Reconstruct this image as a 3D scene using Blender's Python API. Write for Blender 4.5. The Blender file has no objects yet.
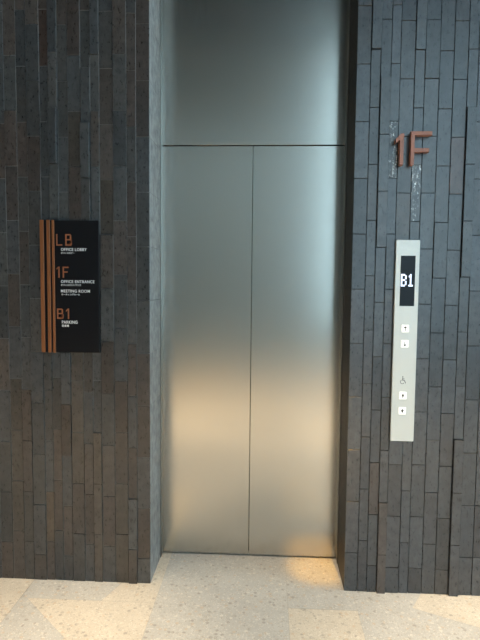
import bpy, bmesh, math, random
from mathutils import Vector, Matrix
random.seed(11)
S = bpy.context.scene
COL = S.collection

# ------------------------------------------------------------------ helpers
def link(o, parent=None):
    COL.objects.link(o)
    if parent: o.parent = parent
    return o

def tag(o, label=None, cat=None, group=None, kind=None):
    if label: o['label'] = label
    if cat: o['category'] = cat
    if group: o['group'] = group
    if kind: o['kind'] = kind
    return o

def empty(name, loc):
    o = bpy.data.objects.new(name, None); o.location = loc; o.empty_display_size = .05
    return link(o)

def box(bm, x0, x1, y0, y1, z0, z1, mat=0, bev=0.0, tint=None, lay=None):
    vs = [bm.verts.new(c) for c in ((x0,y0,z0),(x1,y0,z0),(x1,y1,z0),(x0,y1,z0),(x0,y0,z1),(x1,y0,z1),(x1,y1,z1),(x0,y1,z1))]
    fs = [bm.faces.new([vs[i] for i in f]) for f in ((0,3,2,1),(4,5,6,7),(0,1,5,4),(1,2,6,5),(2,3,7,6),(3,0,4,7))]
    if bev:
        es = list({e for f in fs for e in f.edges})
        r = bmesh.ops.bevel(bm, geom=es, offset=bev, segments=1, affect='EDGES', profile=.5)
        fs = list({f for v in r['verts'] for f in v.link_faces} | {f for f in fs if f.is_valid})
    for f in fs:
        f.material_index = mat
        if lay:
            for l in f.loops: l[lay] = tint
    return fs

def prism(bm, pts, y0, y1, mat=0, bev=0.0):
    """polygon in the x-z plane, pulled out from y1 (back) to y0 (front)"""
    a = [bm.verts.new((x, y0, z)) for x, z in pts]
    b = [bm.verts.new((x, y1, z)) for x, z in pts]
    n = len(pts); fs = [bm.faces.new(a), bm.faces.new(b[::-1])]
    for i in range(n):
        fs.append(bm.faces.new((a[i], b[i], b[(i+1) % n], a[(i+1) % n])))
    if bev:
        bmesh.ops.bevel(bm, geom=list(fs[0].edges), offset=bev, segments=2, affect='EDGES', profile=.5)
    for f in fs:
        if f.is_valid: f.material_index = mat

def obj(name, bm, mats, parent=None, origin=None):
    bmesh.ops.recalc_face_normals(bm, faces=bm.faces[:])
    me = bpy.data.meshes.new(name)
    if origin is not None: bmesh.ops.translate(bm, verts=bm.verts[:], vec=-Vector(origin))
    bm.to_mesh(me); bm.free()
    for m in (mats if isinstance(mats, (list, tuple)) else [mats]): me.materials.append(m)
    o = bpy.data.objects.new(name, me)
    if origin is not None: o.location = origin
    return link(o, parent)

def part(name, bm, mats, root):
    """mesh built in world coordinates, hung under root (root only translated)"""
    w = Vector(root.location)
    p = root.parent
    while p: w += Vector(p.location); p = p.parent
    bmesh.ops.translate(bm, verts=bm.verts[:], vec=-w)
    return obj(name, bm, mats, root)

def text_part(name, body, rect, yf, yb, mat, root, bold=0.0):
    """lettering fitted to the rectangle (x0, z0, x1, z1) on a wall plane"""
    cu = bpy.data.curves.new('lettering', 'FONT'); cu.body = body; cu.size = 1; cu.extrude = .05; cu.offset = bold
    cu.resolution_u = 4; cu.space_character = 1.1
    to = bpy.data.objects.new('lettering', cu); COL.objects.link(to)
    dg = bpy.context.evaluated_depsgraph_get(); dg.update()
    me = bpy.data.meshes.new_from_object(to.evaluated_get(dg))
    COL.objects.unlink(to); bpy.data.objects.remove(to); bpy.data.curves.remove(cu)
    bm = bmesh.new(); bm.from_mesh(me); bpy.data.meshes.remove(me)
    xs = [v.co.x for v in bm.verts]; ys = [v.co.y for v in bm.verts]
    X0, X1, Y0, Y1 = min(xs), max(xs), min(ys), max(ys)
    x0, z0, x1, z1 = rect
    for v in bm.verts:
        x, y, z = v.co
        v.co = (x0 + (x-X0)/(X1-X0)*(x1-x0), yf if z > 0 else yb, z0 + (y-Y0)/(Y1-Y0)*(z1-z0))
    for f in bm.faces: f.material_index = 0
    return part(name, bm, mat, root)

# ------------------------------------------------------------------ materials
class NT:
    def __init__(s, name):
        s.m = bpy.data.materials.new(name); s.m.use_nodes = True; s.t = s.m.node_tree
        s.b = s.t.nodes['Principled BSDF']
    def n(s, typ, **kw):
        nd = s.t.nodes.new(typ)
        for k, v in kw.items():
            if k.startswith('i_'):
                key = k[2:]; nd.inputs[int(key) if key.isdigit() else key].default_value = v
            else: setattr(nd, k, v)
        return nd
    def l(s, a, b): s.t.links.new(a, b)
    def ramp(s, fac, stops, interp='LINEAR'):
        r = s.n('ShaderNodeValToRGB'); e = r.color_ramp.elements; r.color_ramp.interpolation = interp
        while len(e) < len(stops): e.new(.5)
        for i, (p, c) in enumerate(stops): e[i].position = p; e[i].color = (*c, 1) if len(c) == 3 else c
        s.l(fac, r.inputs[0]); return r.outputs[0]
    def mix(s, fac, a, b, mode='MIX'):
        x = s.n('ShaderNodeMix', data_type='RGBA', blend_type=mode)
        for sock, v in ((x.inputs[0], fac), (x.inputs[6], a), (x.inputs[7], b)):
            if isinstance(v, (int, float)): sock.default_value = v
            elif isinstance(v, tuple): sock.default_value = (*v, 1) if len(v) == 3 else v
            else: s.l(v, sock)
        return x.outputs[2]
    def coords(s, scale=(1,1,1), which='Object'):
        tc = s.n('ShaderNodeTexCoord'); mp = s.n('ShaderNodeMapping'); mp.inputs['Scale'].default_value = scale
        s.l(tc.outputs[which], mp.inputs[0]); return mp.outputs[0]
    def noise(s, vec, scale, detail=3, rough=.6):
        n = s.n('ShaderNodeTexNoise', i_Scale=scale, i_Detail=detail, i_Roughness=rough); s.l(vec, n.inputs['Vector'])
        return n.outputs[0]
    def bump(s, h, strength, dist=.002):
        b = s.n('ShaderNodeBump', i_Strength=strength, i_Distance=dist); s.l(h, b.inputs['Height']); s.l(b.outputs[0], s.b.inputs['Normal'])

def plain(name, col, rough=.5, metal=0., emit=None, es=1.0, spec=.5, grain=0.0):
    t = NT(name); t.b.inputs['Roughness'].default_value = rough; t.b.inputs['Metallic'].default_value = metal
    t.b.inputs['Specular IOR Level'].default_value = spec
    v = t.coords(); n = t.noise(v, 220, 2)
    g = max(grain, .04)
    c = t.mix(n, tuple(x*(1-g) for x in col), tuple(min(1, x*(1+g)) for x in col)); t.l(c, t.b.inputs['Base Color'])
    if emit:
        t.b.inputs['Emission Color'].default_value = (*emit, 1); t.b.inputs['Emission Strength'].default_value = es
    return t.m

def tile_material(name, flecks=False, rough=(.25, .37), bump=.12, spec=.72):
    t = NT(name); t.b.inputs['Specular IOR Level'].default_value = spec
    at = t.n('ShaderNodeVertexColor', layer_name='tint')
    v = t.coords()
    big = t.noise(v, 26, 5, .65); fine = t.noise(v, 150, 3)
    vs = t.coords((1, 1, .45)); streak = t.noise(vs, 90, 4, .7)
    c = t.mix(1.0, at.outputs[0], t.ramp(big, [(.3, (.62,.62,.63)), (.7, (1.42,1.41,1.39))]), 'MULTIPLY')
    c = t.mix(1.0, c, t.ramp(streak, [(.3, (.80,.80,.80)), (.72, (1.25,1.24,1.23))]), 'MULTIPLY')
    # little dark pits fired into the clay
    pv = t.n('ShaderNodeTexVoronoi', i_Scale=75.0); t.l(v, pv.inputs['Vector'])
    pit = t.ramp(pv.outputs['Distance'], [(.10, (1,1,1)), (.19, (0,0,0))])
    gate = t.ramp(t.noise(v, 15, 2), [(.67, (0,0,0)), (.72, (1,1,1))])
    pg = t.mix(1.0, pit, gate, 'MULTIPLY')
    c = t.mix(pg, c, (.018,.016,.015))
    if flecks:  # white flecks, stretched along the tile height
        sv = t.coords((1, 1, .55)); s1 = t.noise(sv, 95, 5, .75)
        s2 = t.noise(t.coords((1, 1, .45)), 24, 2)
        m = t.mix(1.0, t.ramp(s1, [(.54, (0,0,0)), (.60, (1,1,1))]), t.ramp(s2, [(.40, (0,0,0)), (.52, (1,1,1))]), 'MULTIPLY')
        c = t.mix(m, c, (.88,.92,.93))
    t.l(c, t.b.inputs['Base Color'])
    r = t.ramp(streak, [(.3, (rough[0],)*3), (.75, (rough[1],)*3)]); t.l(r, t.b.inputs['Roughness'])
    h = t.mix(.5, fine, streak)
    h = t.mix(t.mix(1.0, pg, (.6,.6,.6), 'MULTIPLY'), h, (0,0,0))
    t.bump(h, bump, .0025)
    return t.m

def steel(name, col, rough, aniso=0.0):
    t = NT(name); b = t.b
    b.inputs['Metallic'].default_value = 1
    v = t.coords((1, 1, .02)); n = t.noise(v, 420, 3)         # vertical hairline
    w = t.noise(t.coords(), 260, 2)
    c = t.mix(n, tuple(x*.94 for x in col), tuple(min(1, x*1.05) for x in col)); t.l(c, b.inputs['Base Color'])
    r = t.ramp(n, [(.3, (rough-.025,)*3), (.7, (rough+.025,)*3)]); t.l(r, b.inputs['Roughness'])
    h = t.mix(.5, n, w); t.bump(h, .05, .0006)
    return t.m

def terrazzo(name, base, warm):
    t = NT(name); v = t.coords()
    c = t.mix(t.ramp(t.noise(v, 9, 4), [(.3, (0,0,0)), (.7, (1,1,1))]), tuple(x*.93 for x in base), tuple(min(1, x*1.06) for x in base))
    for sc, lo, cols in ((46, .22, [(.0,(.28,.25,.22)),(.3,(.62,.48,.33)),(.55,(.80,.77,.70)),(.8,(.46,.44,.41))]),
                         (120, .28, [(.0,(.74,.70,.62)),(.35,(.40,.36,.31)),(.6,(.84,.82,.78)),(.85,(.62,.50,.38))]),
                         (210, .28, [(.0,(.45,.42,.38)),(.4,(.82,.79,.73)),(.75,(.55,.50,.44))])):
        vo = t.n('ShaderNodeTexVoronoi', i_Scale=float(sc)); t.l(v, vo.inputs['Vector'])
        sep = t.n('ShaderNodeSeparateColor'); t.l(vo.outputs['Color'], sep.inputs[0])
        chip = t.ramp(sep.outputs[0], cols, 'CONSTANT')
        m1 = t.ramp(vo.outputs['Distance'], [(lo+.08, (.6,.6,.6)), (lo+.22, (0,0,0))])
        m2 = t.ramp(sep.outputs[1], [(.48, (0,0,0)), (.52, (.9,.9,.9))])
        c = t.mix(t.mix(1.0, m1, m2, 'MULTIPLY'), c, chip)
    c = t.mix(1.0, c, warm, 'MULTIPLY')
    t.l(c, t.b.inputs['Base Color']); t.b.inputs['Roughness'].default_value = .42
    t.bump(t.noise(v, 180, 2), .06, .001)
    return t.m

M_TILE = tile_material('charcoal_clay_tile')
M_FLECKED = tile_material('clay_tile_with_white_flecks', True)
M_RETURN = tile_material('honed_clay_return', False, (.46, .58), .10, .3)
M_PALEGROUT = plain('pale_grout', (.17,.175,.18), .8, grain=.2)
M_GROUT = plain('dark_grout', (.016,.015,.015), .9, grain=.2)
M_STEEL = steel('hairline_steel', (.56,.54,.495), .21)
M_STEEL2 = steel('frame_steel', (.27,.265,.25), .45)
M_GAP = plain('light_block_black', (.01,.01,.01), .9)
M_GREY = terrazzo('grey_terrazzo', (.575,.57,.55), (.95,.945,.925))
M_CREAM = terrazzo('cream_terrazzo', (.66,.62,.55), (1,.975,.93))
M_JOINT = plain('floor_joint', (.42,.39,.34), .8)
M_CEIL = plain('ceiling_dark', (.07,.072,.075), .8)
M_DARKW = plain('dark_timber_wall', (.075,.07,.065), .7, grain=.3)
M_PALE = plain('plaster_wall', (.52,.53,.52), .8)
M_FRAME = plain('window_metal', (.05,.05,.055), .45, .6)
M_BOARD = plain('black_board', (.009,.009,.011), .3, spec=.2)
M_COPPER = plain('copper_bar', (.30,.112,.042), .4, .35, grain=.15)
M_CODE = plain('copper_print', (.30,.105,.045), .5)
M_WHITE = plain('white_print', (.90,.91,.93), .5)
M_SALMON = plain('copper_paint', (.38,.165,.115), .45, .1)
M_PLATE = plain('satin_plate', (.76,.77,.735), .4, .2)
M_SCREEN = plain('display_glass', (.008,.009,.012), .15, spec=.12)
M_LED = plain('display_led', (.7,.75,.9), .4, emit=(.75,.82,1.0), es=1.1)
M_BTN = plain('white_button', (.86,.86,.84), .35, emit=(1,.99,.95), es=.55)  # glow added so the buttons stand out from the plate
M_MARK = plain('engraved_mark', (.06,.06,.06), .6)

def glass_mat():
    t = NT('window_glass'); t.t.nodes.remove(t.b)
    out = t.t.nodes['Material Output']; tr = t.n('ShaderNodeBsdfTransparent'); gl = t.n('ShaderNodeBsdfGlossy', i_Roughness=.02)
    mx = t.n('ShaderNodeMixShader'); mx.inputs[0].default_value = .06
    t.l(tr.outputs[0], mx.inputs[1]); t.l(gl.outputs[0], mx.inputs[2]); t.l(mx.outputs[0], out.inputs[0])
    return t.m
M_GLASS = glass_mat()

# ------------------------------------------------------------------ dimensions (metres; y = 0 is the face of the tiled wall, +y into the lift)
XL, XR, D = -.4722, .4370, .297
XC = -.0176
DH = 2.10                      # door height
CH = 6.50                      # ceiling
PITCH = .2435                  # tile course
G = .0011                      # half joint

# ------------------------------------------------------------------ tiled walls
BASES = [(.077,.081,.087), (.073,.078,.085), (.083,.086,.089), (.070,.074,.081), (.079,.079,.081)]
BROWN = [(.088,.074,.070), (.084,.068,.063), (.090,.077,.072)]
def tint(side, brown=None):
    if brown: c = brown
    elif side > 0: c = random.choice([(.060,.068,.081), (.055,.063,.075), (.067,.075,.086), (.061,.068,.078), (.064,.068,.077), (.062,.066,.073)])
    else: c = random.choice(BASES + BROWN)
    k = random.uniform(.74, 1.28)*(.60 if side < 0 else .85)
    return (c[0]*k, c[1]*k, c[2]*k, 1)

def tiled_wall(name, cols, side, proud, brown, flecked, label):
    bm = bmesh.new(); lay = bm.loops.layers.float_color.new('tint')
    xs = [c[0] for c in cols] + [c[1] for c in cols]
    x0, x1 = min(xs), max(xs)
    inner = XL if side < 0 else XR
    # core of the wall (mortar bed); stops short of the lift opening, the return tiles close it
    cx0, cx1 = (x0, inner-.012) if side < 0 else (inner+.012, x1)
    box(bm, cx0, cx1, .0035 if side < 0 else .009, D+.12, 0, CH, 1, lay=lay, tint=(0,0,0,1))
    for (a, b, ph) in cols:
        k0 = math.floor((0-ph)/PITCH)
        z = ph + k0*PITCH
        edge = abs(a-inner) < 1e-4 or abs(b-inner) < 1e-4
        ga = 0 if abs(a-inner) < 1e-4 else G
        gb = 0 if abs(b-inner) < 1e-4 else G
        base = random.uniform(-.0012, .0012)
        while z < CH:
            z0, z1 = max(z+G, 0.0), min(z+PITCH-G, CH)
            if z1-z0 > .01:
                mid = (a+b)/2, (z0+z1)/2
                dy = base + random.uniform(-.0008, .0008)
                if not edge and random.random() < .07: dy -= random.uniform(.003, .006)
                for (pa, pz0, pz1, d) in proud:
                    if a-.004 < pa < b+.004 and pz0 < mid[1] < pz1: dy = -d
                br = None
                for (pa, pz0, pz1, c) in brown:
                    if a < pa < b and pz0 < mid[1] < pz1: br = c
                mt = 0
                for (pa, pz0, pz1) in flecked:
                    if a < pa < b and pz0 < mid[1] < pz1: mt = 2
                if edge: dy = min(max(dy, -.0012), .0006)
                box(bm, a+ga, b-gb, dy, .0095, z0, z1, mt, .0009 if z0 < 3.4 and abs(a) < 2 else 0, tint(side, br), lay)
            z += PITCH
    # the return into the lift opening: long smooth pieces on the same courses
    ph = cols[-1][2] if side < 0 else cols[0][2]
    z = ph + math.floor(-ph/PITCH)*PITCH
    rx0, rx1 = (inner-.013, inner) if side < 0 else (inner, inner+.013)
    while z < CH:
        z0, z1 = max(z+G*.5, 0), min(z+PITCH-G*.5, CH)
        if z1-z0 > .01:
            k = random.uniform(.95, 1.05)
            box(bm, rx0, rx1, .0100, D-.052, z0, z1, 3, .0005, (.28*k,.28*k,.276*k,1) if side < 0 else (.025*k,.024*k,.023*k,1), lay)  # lit left and shaded right side put into the tint
        z += PITCH
    # behind the jamb
    box(bm, rx0, rx1 if side < 0 else rx1, D-.051, D+.12, 0, CH, 1, lay=lay, tint=(0,0,0,1))
    o = obj(name, bm, [M_TILE, M_PALEGROUT if side < 0 else M_GROUT, M_FLECKED, M_RETURN])
    return tag(o, label, 'wall', kind='structure')

lx = [-1.132,-1.075,-1.029,-.9687,-.929,-.887,-.841,-.782,-.738,-.6975,-.6366,-.575,-.532,XL]
lp = [2.185,1.8926,1.830,1.8935,1.950,1.826,1.937,1.886,2.1826,1.880,1.9415,1.871,1.826]
left = [(lx[i], lx[i+1], lp[i]) for i in range(13)]
x = -1.132; left.insert(0, (-1.191, x, 1.886)); x = -1.191
while x > -3.6:
    w = random.choice((.0425, .0605, .0605)); left.insert(0, (x-w, x, 1.826+random.randrange(4)*PITCH/4)); x -= w
rx = [XR,.4965,.5388,.5833,.623,.685,.728,.790,.850,.910,.9535,1.016]
rp = [1.8886,1.949,1.8308,1.8896,1.8249,1.9455,1.8251,1.9412,1.8211,1.9468,1.8857]
right = [(rx[i], rx[i+1], rp[i]) for i in range(11)]
x = 1.016
while x < 4.54:
    w = random.choice((.0425, .0605, .0605)); right.append((x, x+w, 1.826+random.randrange(4)*PITCH/4)); x += w

tiled_wall('wall_left', left, -1,
    proud=[(-.910,1.95,2.20,.021), (-.910,2.19,2.6,.006), (-.760,1.62,1.80,.014), (-.760,1.82,2.14,.020), (-.715,1.2,2.2,.004), (-.553,-.1,.45,.008), (-.72,.33,.75,.007),
           (-.95,.9,1.2,.006), (-.862,.55,1.1,.007), (-.66,.8,1.35,.006), (-1.05,.4,.9,.004)],
    brown=[(-.66,1.6,1.86,(0.091,0.076,0.064)), (-.81,1.94,2.17,(0.085,0.074,0.065)), (-.95,2.3,2.7,(.075,.05,.042)), (-.95,.1,.4,(0.101,0.077,0.06)),
           (-.7,.1,.6,(0.089,0.074,0.064)), (-.6,.1,.6,(0.085,0.074,0.065)), (-1.1,.3,.9,(0.085,0.075,0.067)), (-.81,.4,1.1,(0.089,0.077,0.069))],
    flecked=[], label='wall of dark brown-grey vertical clay tiles left of the elevator, behind the directory sign')
tiled_wall('wall_right', right, 1,
    proud=[(.517,2.44,3.3,.012), (.561,1.59,2.31,.014), (.88,1.70,1.94,.002), (.93,1.46,2.19,.013), (.93,-.1,.73,.013), (.60,-.1,.45,.013), (.76,2.3,2.55,.003)],
    brown=[(.655,1.59,1.82,(.085,.076,.074)), (.88,1.83,2.06,(.095,.068,.066)), (.561,.37,.6,(.078,.066,.064)), (.60,.0,.45,(.080,.067,.062))],
    flecked=[(.60,1.89,2.13), (.70,1.70,1.95)],
    label='wall of blue-grey vertical clay tiles right of the elevator, behind the call panel')

# ------------------------------------------------------------------ elevator
def leaf(name, x0, x1, label):
    bm = bmesh.new(); box(bm, x0, x1, D, D+.035, .007, DH-.002, 0, .0016)
    return tag(obj(name, bm, M_STEEL, origin=((x0+x1)/2, D, .007)), label, 'elevator door', kind='structure')
leaf('door_1', XL+.001, XC-.0010, 'left sliding leaf of the closed brushed steel elevator door')
leaf('door_2', XC+.0010, XR-.001, 'right sliding leaf of the closed brushed steel elevator door')
bm = bmesh.new(); box(bm, XL+.0005, XR-.0005, D, D+.035, DH+.003, CH, 0, .0012)
tag(obj('trim_1', bm, M_STEEL), 'wide brushed steel panel above the elevator door, up to the ceiling', 'panel', kind='structure')
bm = bmesh.new(); box(bm, XL+.0002, XL+.003, D-.050, D-.0005, 0, CH, 0, .0008)
tag(obj('trim_2', bm, M_STEEL2), 'narrow steel jamb strip along the left edge of the elevator door', 'door frame', kind='structure')
bm = bmesh.new(); box(bm, XR-.003, XR-.0002, D-.050, D-.0005, 0, CH, 0, .0008)
tag(obj('trim_3', bm, M_STEEL2), 'narrow dark jamb strip along the right edge of the elevator door', 'door frame', kind='structure')
bm = bmesh.new(); box(bm, XL-.012, XR+.012, D+.06, D+.12, 0, CH, 0)  # dark panel in the shaft, put in to block light
tag(obj('shaft_light_block', bm, M_GAP), 'dark light-blocking panel behind the door gap', 'wall', kind='structure')

# ------------------------------------------------------------------ floor
bm = bmesh.new()
def floor_area(pts, mat):
    """floor area outline in plan, a hair-line joint all round"""
    cx = sum(p[0] for p in pts)/len(pts); cy = sum(p[1] for p in pts)/len(pts)
    q = []
    for px, py in pts:
        d = Vector((cx-px, cy-py)); L = d.length; d = d/L*.0009 if L else d
        q.append((px+d.x, py+d.y))
    bm.faces.new([bm.verts.new((a, b, 0)) for a, b in q]).material_index = mat
box(bm, -4.2, 4.8, -9.2, D+.12, -.12, -.002, 2)
XG = [-4.2,-3.43,-2.83,-2.23,-1.63,-1.03,-.42,.172,.475,1.075,1.675,2.275,2.875,3.475,4.075,4.8]
YG = -.153
# in front of the lift and along the wall
floor_area([(-.42,-1.05),(.172,-1.05),(.172,YG),(.172,D+.05),(-.42,D+.05)], 0)
floor_area([(-.52,YG),(-.42,YG),(-.42,D+.05),(-.52,D+.05)], 1)
floor_area([(.172,YG),(.475,YG),(.475,D+.05),(.172,D+.05)], 0)
floor_area([(.172,-1.05),(.475,-1.05),(.475,YG),(.172,YG)], 1)
floor_area([(-1.03,YG),(-.66,YG),(-.60,.02),(-1.03,.02)], 0)
floor_area([(-.66,YG),(-.52,YG),(-.52,.02),(-.60,.02)], 1)
floor_area([(-1.03,YG),(-1.0,YG),(-.42,-.72),(-.42,-1.05),(-1.03,-1.05)], 0)
floor_area([(-1.0,YG),(-.42,YG),(-.42,-.72)], 1)  # cream area with a slanted edge
floor_area([(.475,-1.05),(1.6,-1.05),(1.6,-.56),(.72,-.115),(.80,.02),(.475,.02)], 0)
floor_area([(.72,-.115),(1.6,-.56),(1.6,.02),(.80,.02)], 1)  # cream wedge with a slanted edge
floor_area([(-4.2,-1.05),(-1.03,-1.05),(-1.03,.02),(-4.2,.02)], 1)
floor_area([(1.6,-1.05),(4.8,-1.05),(4.8,.02),(1.6,.02)], 0)
y = -1.05; k = 0
while y > -9.1:
    y1 = max(y-1.2, -9.2)
    for i in range(len(XG)-1):
        floor_area([(XG[i],y1),(XG[i+1],y1),(XG[i+1],y),(XG[i],y)], 1 if random.random() < .45 else 0)
    y = y1
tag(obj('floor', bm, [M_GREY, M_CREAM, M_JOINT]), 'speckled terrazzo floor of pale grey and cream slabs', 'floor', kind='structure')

# ------------------------------------------------------------------ the rest of the lobby (behind the camera; only its light and reflections show)
RX0, RX1, RY = -3.6, 4.6, -9.0
bm = bmesh.new(); box(bm, RX0-.2, RX1+.2, RY-.2, D+.12, CH, CH+.2, 0)
tag(obj('ceiling', bm, M_CEIL), 'dark lobby ceiling', 'ceiling', kind='structure')
bm = bmesh.new(); box(bm, RX0-.15, RX0, RY, D+.12, 0, CH, 0)
tag(obj('wall_west', bm, M_DARKW), 'dark side wall of the lobby', 'wall', kind='structure')

def pierced(bm, axis, at, thick, u0, u1, holes):
    """wall with openings; holes = [(ua, ub, za, zb)] sorted along u"""
    def b(a, c, z0, z1):
        if c-a < 1e-4 or z1-z0 < 1e-4: return
        if axis == 'x': box(bm, at, at+thick, a, c, z0, z1)
        else: box(bm, a, c, at-thick, at, z0, z1)
    u = u0
    for ua, ub, za, zb in holes:
        b(u, ua, 0, CH); b(ua, ub, 0, za); b(ua, ub, zb, CH); u = ub
    b(u, u1, 0, CH)
E_H = [(-8.8,-6.9,.3,6.3), (-2.4,-.25,.3,6.3)]
S_H = [(1.6,4.4,.5,6.3)]
bm = bmesh.new(); pierced(bm, 'x', RX1, .15, RY, D+.12, E_H)
tag(obj('wall_east', bm, M_PALE), 'plaster side wall of the lobby with tall windows', 'wall', kind='structure')
bm = bmesh.new(); pierced(bm, 'y', RY, .15, RX0-.15, RX1+.15, S_H)
tag(obj('wall_south', bm, M_PALE), 'far wall of the lobby with a wide window', 'wall', kind='structure')
wn = 0
def window(axis, at, u0, u1, z0, z1, n):
    global wn; wn += 1
    def bx(b, a, c, za, zb, t0, t1):
        if axis == 'x': box(b, at+t0, at+t1, a, c, za, zb)
        else: box(b, a, c, at-t1, at-t0, za, zb)
    bm = bmesh.new(); w = .05
    bx(bm,u0,u1,z0,z0+w,.03,.1); bx(bm,u0,u1,z1-w,z1,.03,.1)
    for i in range(n+1):
        c = u0+w/2+(u1-u0-w)*i/n; bx(bm,c-w/2,c+w/2,z0+w,z1-w,.03,.1)
    o = obj('window_%d' % wn, bm, M_FRAME); tag(o, ['tall framed window at the far end of the side wall of the lobby', 'tall framed window in the side wall close to the elevator front', 'wide framed window in the far wall facing the elevator'][wn-1], 'window', kind='structure')
    bm = bmesh.new(); bx(bm,u0+w,u1-w,z0+w,z1-w,.06,.066); obj('glass_pane', bm, M_GLASS, o)
for h in E_H: window('x', RX1, *h, 3)
for h in S_H: window('y', RY, *h, 4)

# ------------------------------------------------------------------ directory sign
YT = -.0145  # foremost tile face
ds = empty('directory_sign', (-.834, YT, 1.098))
tag(ds, 'black floor directory sign with three vertical copper bars, on the left tiled wall', 'sign')
SY = -.020
bm = bmesh.new(); box(bm, -.9655, -.699, SY, YT+.008, 1.099, 1.697, 0, .001)
part('board', bm, M_BOARD, ds)
for a, b in ((-.9665,-.9495),(-.9355,-.9205),(-.9120,-.9015)):
    bm = bmesh.new(); box(bm, a, b, SY-.008, SY, 1.0975, 1.6985, 0, .0012); part('copper_bar', bm, M_COPPER, ds)
ZF = SY-.0012
def code_char(bm, ch, x0, x1, z0, z1):
    w = .0062
    def q(a, b, c, d): box(bm, a, b, ZF, SY, c, d)
    zm = z0+(z1-z0)*.52
    if ch == 'L': q(x0, x0+w, z0, z1); q(x0+w, x1, z0, z0+w)
    if ch == 'F': q(x0, x0+w, z0, z1); q(x0+w, x1, z1-w, z1); q(x0+w, x1-.004, zm-w/2, zm+w/2)
    if ch == '1': prism(bm, [(x1-w,z0),(x1,z0),(x1,z1),(x1-w,z1),(x0,z1-.008),(x0,z1-.014),(x1-w,z1-.0075)], ZF, SY)
    if ch == 'B':
        q(x0, x0+w, z0, z1); k = .005
        e, lo, hi = x1-.003, zm-w*.45, zm+w*.45
        q(x0+w, e, lo, hi)
        prism(bm, [(x0+w,z1),(e-k,z1),(e,z1-k),(e,hi),(e-w,hi),(e-w,z1-k-.001),(e-k-.001,z1-w),(x0+w,z1-w)], ZF, SY)
        prism(bm, [(x0+w,z0),(x1-k,z0),(x1,z0+k),(x1,lo),(x1-w,lo),(x1-w,z0+k+.001),(x1-k-.001,z0+w),(x0+w,z0+w)], ZF, SY)
for s, z0, z1, spans in (('LB',1.5834,1.6358,((-.894,-.866),(-.852,-.8215))), ('1F',1.4392,1.4893,((-.8945,-.880),(-.866,-.8390))), ('B1',1.2518,1.299,((-.8947,-.864),(-.853,-.8385)))):
    bm = bmesh.new()
    for ch, (a, b) in zip(s, spans): code_char(bm, ch, a, b, z0, z1)
    part('floor_code', bm, M_CODE, ds)['label'] = 'copper coloured floor code ' + s
for s, r in (('OFFICE LOBBY',(-.8722,1.5600,-.7548,1.5735)), ('OFFICE ENTRANCE',(-.8743,1.4155,-.7201,1.4285)),
             ('MEETING ROOM',(-.8749,1.3725,-.7412,1.3858)), ('PARKING',(-.8723,1.2305,-.8005,1.2443))):
    text_part('caption', s, r, ZF, SY, M_WHITE, ds, .010)['label'] = 'white caption ' + s
for s, r in (('オフィスロビー',(-.8725,1.5465,-.8105,1.5555)), ('オフィスエントランス',(-.8745,1.4015,-.7823,1.4110)),
             ('ミーティングルーム',(-.8728,1.3592,-.7874,1.3680)), ('駐車場',(-.8725,1.2150,-.8401,1.2260))):
    text_part('caption', s, r, ZF, SY, M_WHITE, ds, .02)['label'] = 'small white Japanese caption ' + s

# ------------------------------------------------------------------ raised floor number on the right wall
fn = empty('floor_number_sign', (.683, YT, 1.9385))
tag(fn, 'raised copper coloured floor number 1F on the tiled wall above the call panel', 'sign')
bm = bmesh.new()
prism(bm, [(.6230,1.9385),(.6385,1.9385),(.6390,2.0705),(.6255,2.0705),(.6045,2.0480),(.6045,2.0285),(.6230,2.0460)], -.040, -.008, 0, .0008)
part('digit', bm, M_SALMON, fn)
bm = bmesh.new()
prism(bm, [(.6690,1.9385),(.6835,1.9385),(.6835,1.9935),(.7475,1.9935),(.7475,2.0085),(.6835,2.0085),(.6835,2.0640),(.7575,2.0640),(.7575,2.0800),(.6690,2.0800)], -.040, -.008, 0, .0008)
part('letter', bm, M_SALMON, fn)

# ------------------------------------------------------------------ call panel
cp = empty('elevator_call_panel', (.675, YT, .722))
tag(cp, 'tall slim satin metal elevator call panel with floor display and four buttons', 'call panel')
PY = -.024
bm = bmesh.new(); box(bm, .6235, .7260, PY, YT+.007, .722, 1.619, 0, .0012)
part('faceplate', bm, M_PLATE, cp)
bm = bmesh.new(); box(bm, .6450, .7085, PY-.0012, PY, 1.3300, 1.5505, 0, .0004)
scr = part('display_screen', bm, M_SCREEN, cp)
scr['label'] = 'dark display reading B1'
def lit(parts):
    bm = bmesh.new()
    for a, b, c, d in parts: box(bm, a, b, PY-.0018, PY-.0012, c, d)
    part('lit_character', bm, M_LED, scr)
zb, zt, zc = 1.4160, 1.4705, 1.4440
lit([(.6475,.6540,zb,zt), (.6540,.6655,zt-.0075,zt), (.6540,.6655,zc-.0035,zc+.0035), (.6540,.6655,zb,zb+.0075), (.6655,.6720,zc+.0035,zt-.006), (.6655,.6720,zb+.006,zc-.0035)])
lit([(.6865,.6930,zb+.0075,zt), (.6815,.6865,zt-.0145,zt-.0065), (.6805,.6995,zb,zb+.0075)])
def arrow(cx, cz, s, up, solid):
    bm = bmesh.new(); k = 1 if up else -1
    if solid:
        pts = [(-.30,-.15),(.30,-.15),(0,.42)]
        prism(bm, [(cx+a*s, cz+k*b*s) for a, b in (pts if up else pts[::-1])], PY-.0046, PY-.004)
        box(bm, cx-.07*s, cx+.07*s, PY-.0046, PY-.004, *sorted((cz-k*.45*s, cz-k*.15*s)))
    else:
        pts = [(-.34,.10),(.34,.10),(0,.46)]
        prism(bm, [(cx+a*s, cz+k*b*s) for a, b in (pts if up else pts[::-1])], PY-.0046, PY-.004)
        box(bm, cx-.055*s, cx+.055*s, PY-.0046, PY-.004, *sorted((cz-k*.48*s, cz+k*.10*s)))
    return bm
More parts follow.
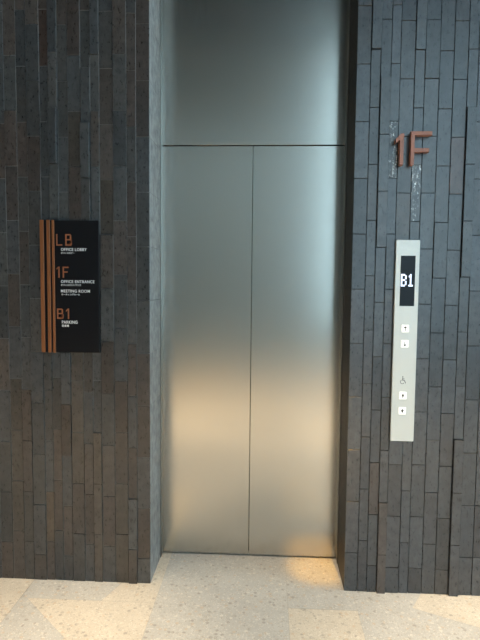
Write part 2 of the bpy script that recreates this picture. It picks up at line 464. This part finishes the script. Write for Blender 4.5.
for x0, x1, z0, z1, up, w, lab in ((.6569,.6885,1.2139,1.2465,True,0,'upper white up arrow button'), (.6567,.6885,1.1455,1.1785,False,0,'upper white down arrow button'),
                              (.6555,.6875,.9143,.9470,True,1,'lower white up arrow button under the wheelchair symbol'), (.6551,.6872,.8453,.8775,False,1,'lower white down arrow button')):
    bm = bmesh.new(); box(bm, x0, x1, PY-.004, PY, z0, z1, 0, .0012)
    b = part('call_button', bm, M_BTN, cp); b['label'] = lab
    part('arrow', arrow((x0+x1)/2, (z0+z1)/2, .024, up, w), M_MARK, b)
# wheelchair symbol: head, back, seat, leg and wheel
bm = bmesh.new()
wx, wz = .6715, .9990
def dab(pts): prism(bm, [(wx+a, wz+b) for a, b in pts], PY-.0006, PY)
dab([(.0025*math.cos(t*math.pi/4)-.002, .0160+.0025*math.sin(t*math.pi/4)) for t in range(8)])
dab([(-.0035,.0125),(-.0035,-.001),(-.0005,-.001),(-.0005,.0125)])
dab([(-.0035,.0012),(-.0035,-.0015),(.0065,-.0015),(.0065,.0012)])
dab([(.0045,-.001),(.0075,-.001),(.0125,-.0125),(.0100,-.0140)])
dab([(-.0005,.0075),(-.0005,.0055),(.0055,.0055),(.0055,.0075)])
for t in range(11):
    a0 = math.radians(110+t*20); a1 = a0+math.radians(21); c = (-.0035, -.0075)
    dab([(c[0]+r*math.cos(a), c[1]+r*math.sin(a)) for r, a in ((.0095,a0),(.0095,a1),(.0074,a1),(.0074,a0))])
part('wheelchair_symbol', bm, M_MARK, cp)['label'] = 'small dark wheelchair symbol above the lower buttons'

# ------------------------------------------------------------------ light
W = bpy.data.worlds.new('sky'); S.world = W; W.use_nodes = True
bg = W.node_tree.nodes['Background']; bg.inputs[0].default_value = (.58,.85,1.0,1); bg.inputs[1].default_value = 5.2

def portal(axis, at, u0, u1, z0, z1):
    L = bpy.data.lights.new('window_portal', 'AREA'); L.shape = 'RECTANGLE'; L.size = u1-u0; L.size_y = z1-z0; L.cycles.is_portal = True
    o = bpy.data.objects.new('window_portal', L); COL.objects.link(o)
    if axis == 'x': o.location = (at+.12, (u0+u1)/2, (z0+z1)/2); o.rotation_euler = (math.pi/2, 0, math.pi/2)
    else: o.location = ((u0+u1)/2, at-.12, (z0+z1)/2); o.rotation_euler = (math.pi/2, 0, math.pi)
    return o
for h in E_H: portal('x', RX1, *h)
for h in S_H: portal('y', RY, *h)

def ceiling_spot(x, y, power, col, angle=80, blend=.6, aim=None, size=.06):
    L = bpy.data.lights.new('unseen_ceiling_spot', 'SPOT'); L.energy = power; L.color = col; L.spot_size = math.radians(angle); L.spot_blend = blend
    L.shadow_soft_size = size
    o = bpy.data.objects.new('unseen_ceiling_spot', L); COL.objects.link(o); o.location = (x, y, CH-.03)
    if aim: o.rotation_euler = (Vector(aim)-Vector(o.location)).to_track_quat('-Z', 'Y').to_euler()
SOFT, WARM = (1.0, .80, .57), (1.0, .73, .44)
for x, y, c, p in ((-1.7,-1.35,SOFT,1320),(.3,-1.45,SOFT,1250),(1.9,-1.35,SOFT,1250),(-1.7,-3.3,WARM,1750),(.3,-3.3,WARM,1700),(1.9,-3.3,WARM,1500),(-1.7,-6.4,WARM,380),(.3,-6.4,WARM,380),(1.9,-6.4,WARM,330)):
    ceiling_spot(x, y, p, c, 36, .5)
ceiling_spot(.57, -1.7, 1450, (1.0,.51,.07), 3.4, .9, (.335,.20,0), .02)  # added narrow orange spot, makes the warm patch on the recess floor
for x in (-3.0, -1.9, -.8, .3):  # added spots, brighten the unseen far wall for its reflection in the door
    ceiling_spot(x, -7.3, 200, (.60,.87,1.0), 55, .8, (x, RY, 2.2))

# ------------------------------------------------------------------ camera
cam = bpy.data.cameras.new('camera'); co = bpy.data.objects.new('camera', cam); COL.objects.link(co)
cam.sensor_fit = 'VERTICAL'; cam.sensor_height = 24; cam.lens = 555.31/640*24; cam.clip_start = .05
yaw, pit, rol = .0496, -.0740, -.0099
R = Matrix.Rotation(yaw, 3, 'Z') @ Matrix.Rotation(pit, 3, 'X') @ Matrix.Rotation(rol, 3, 'Y')
X, Y, Z = R @ Vector((1,0,0)), R @ Vector((0,1,0)), R @ Vector((0,0,1))
m = Matrix((X, Z, -Y)).transposed().to_4x4(); m.translation = Vector((.0646,-2.504,1.4422)); co.matrix_world = m
S.camera = co
vs = S.view_settings; vs.view_transform = 'Standard'; vs.look = 'None'; vs.gamma = 1; vs.exposure = 0; vs.use_curve_mapping = False
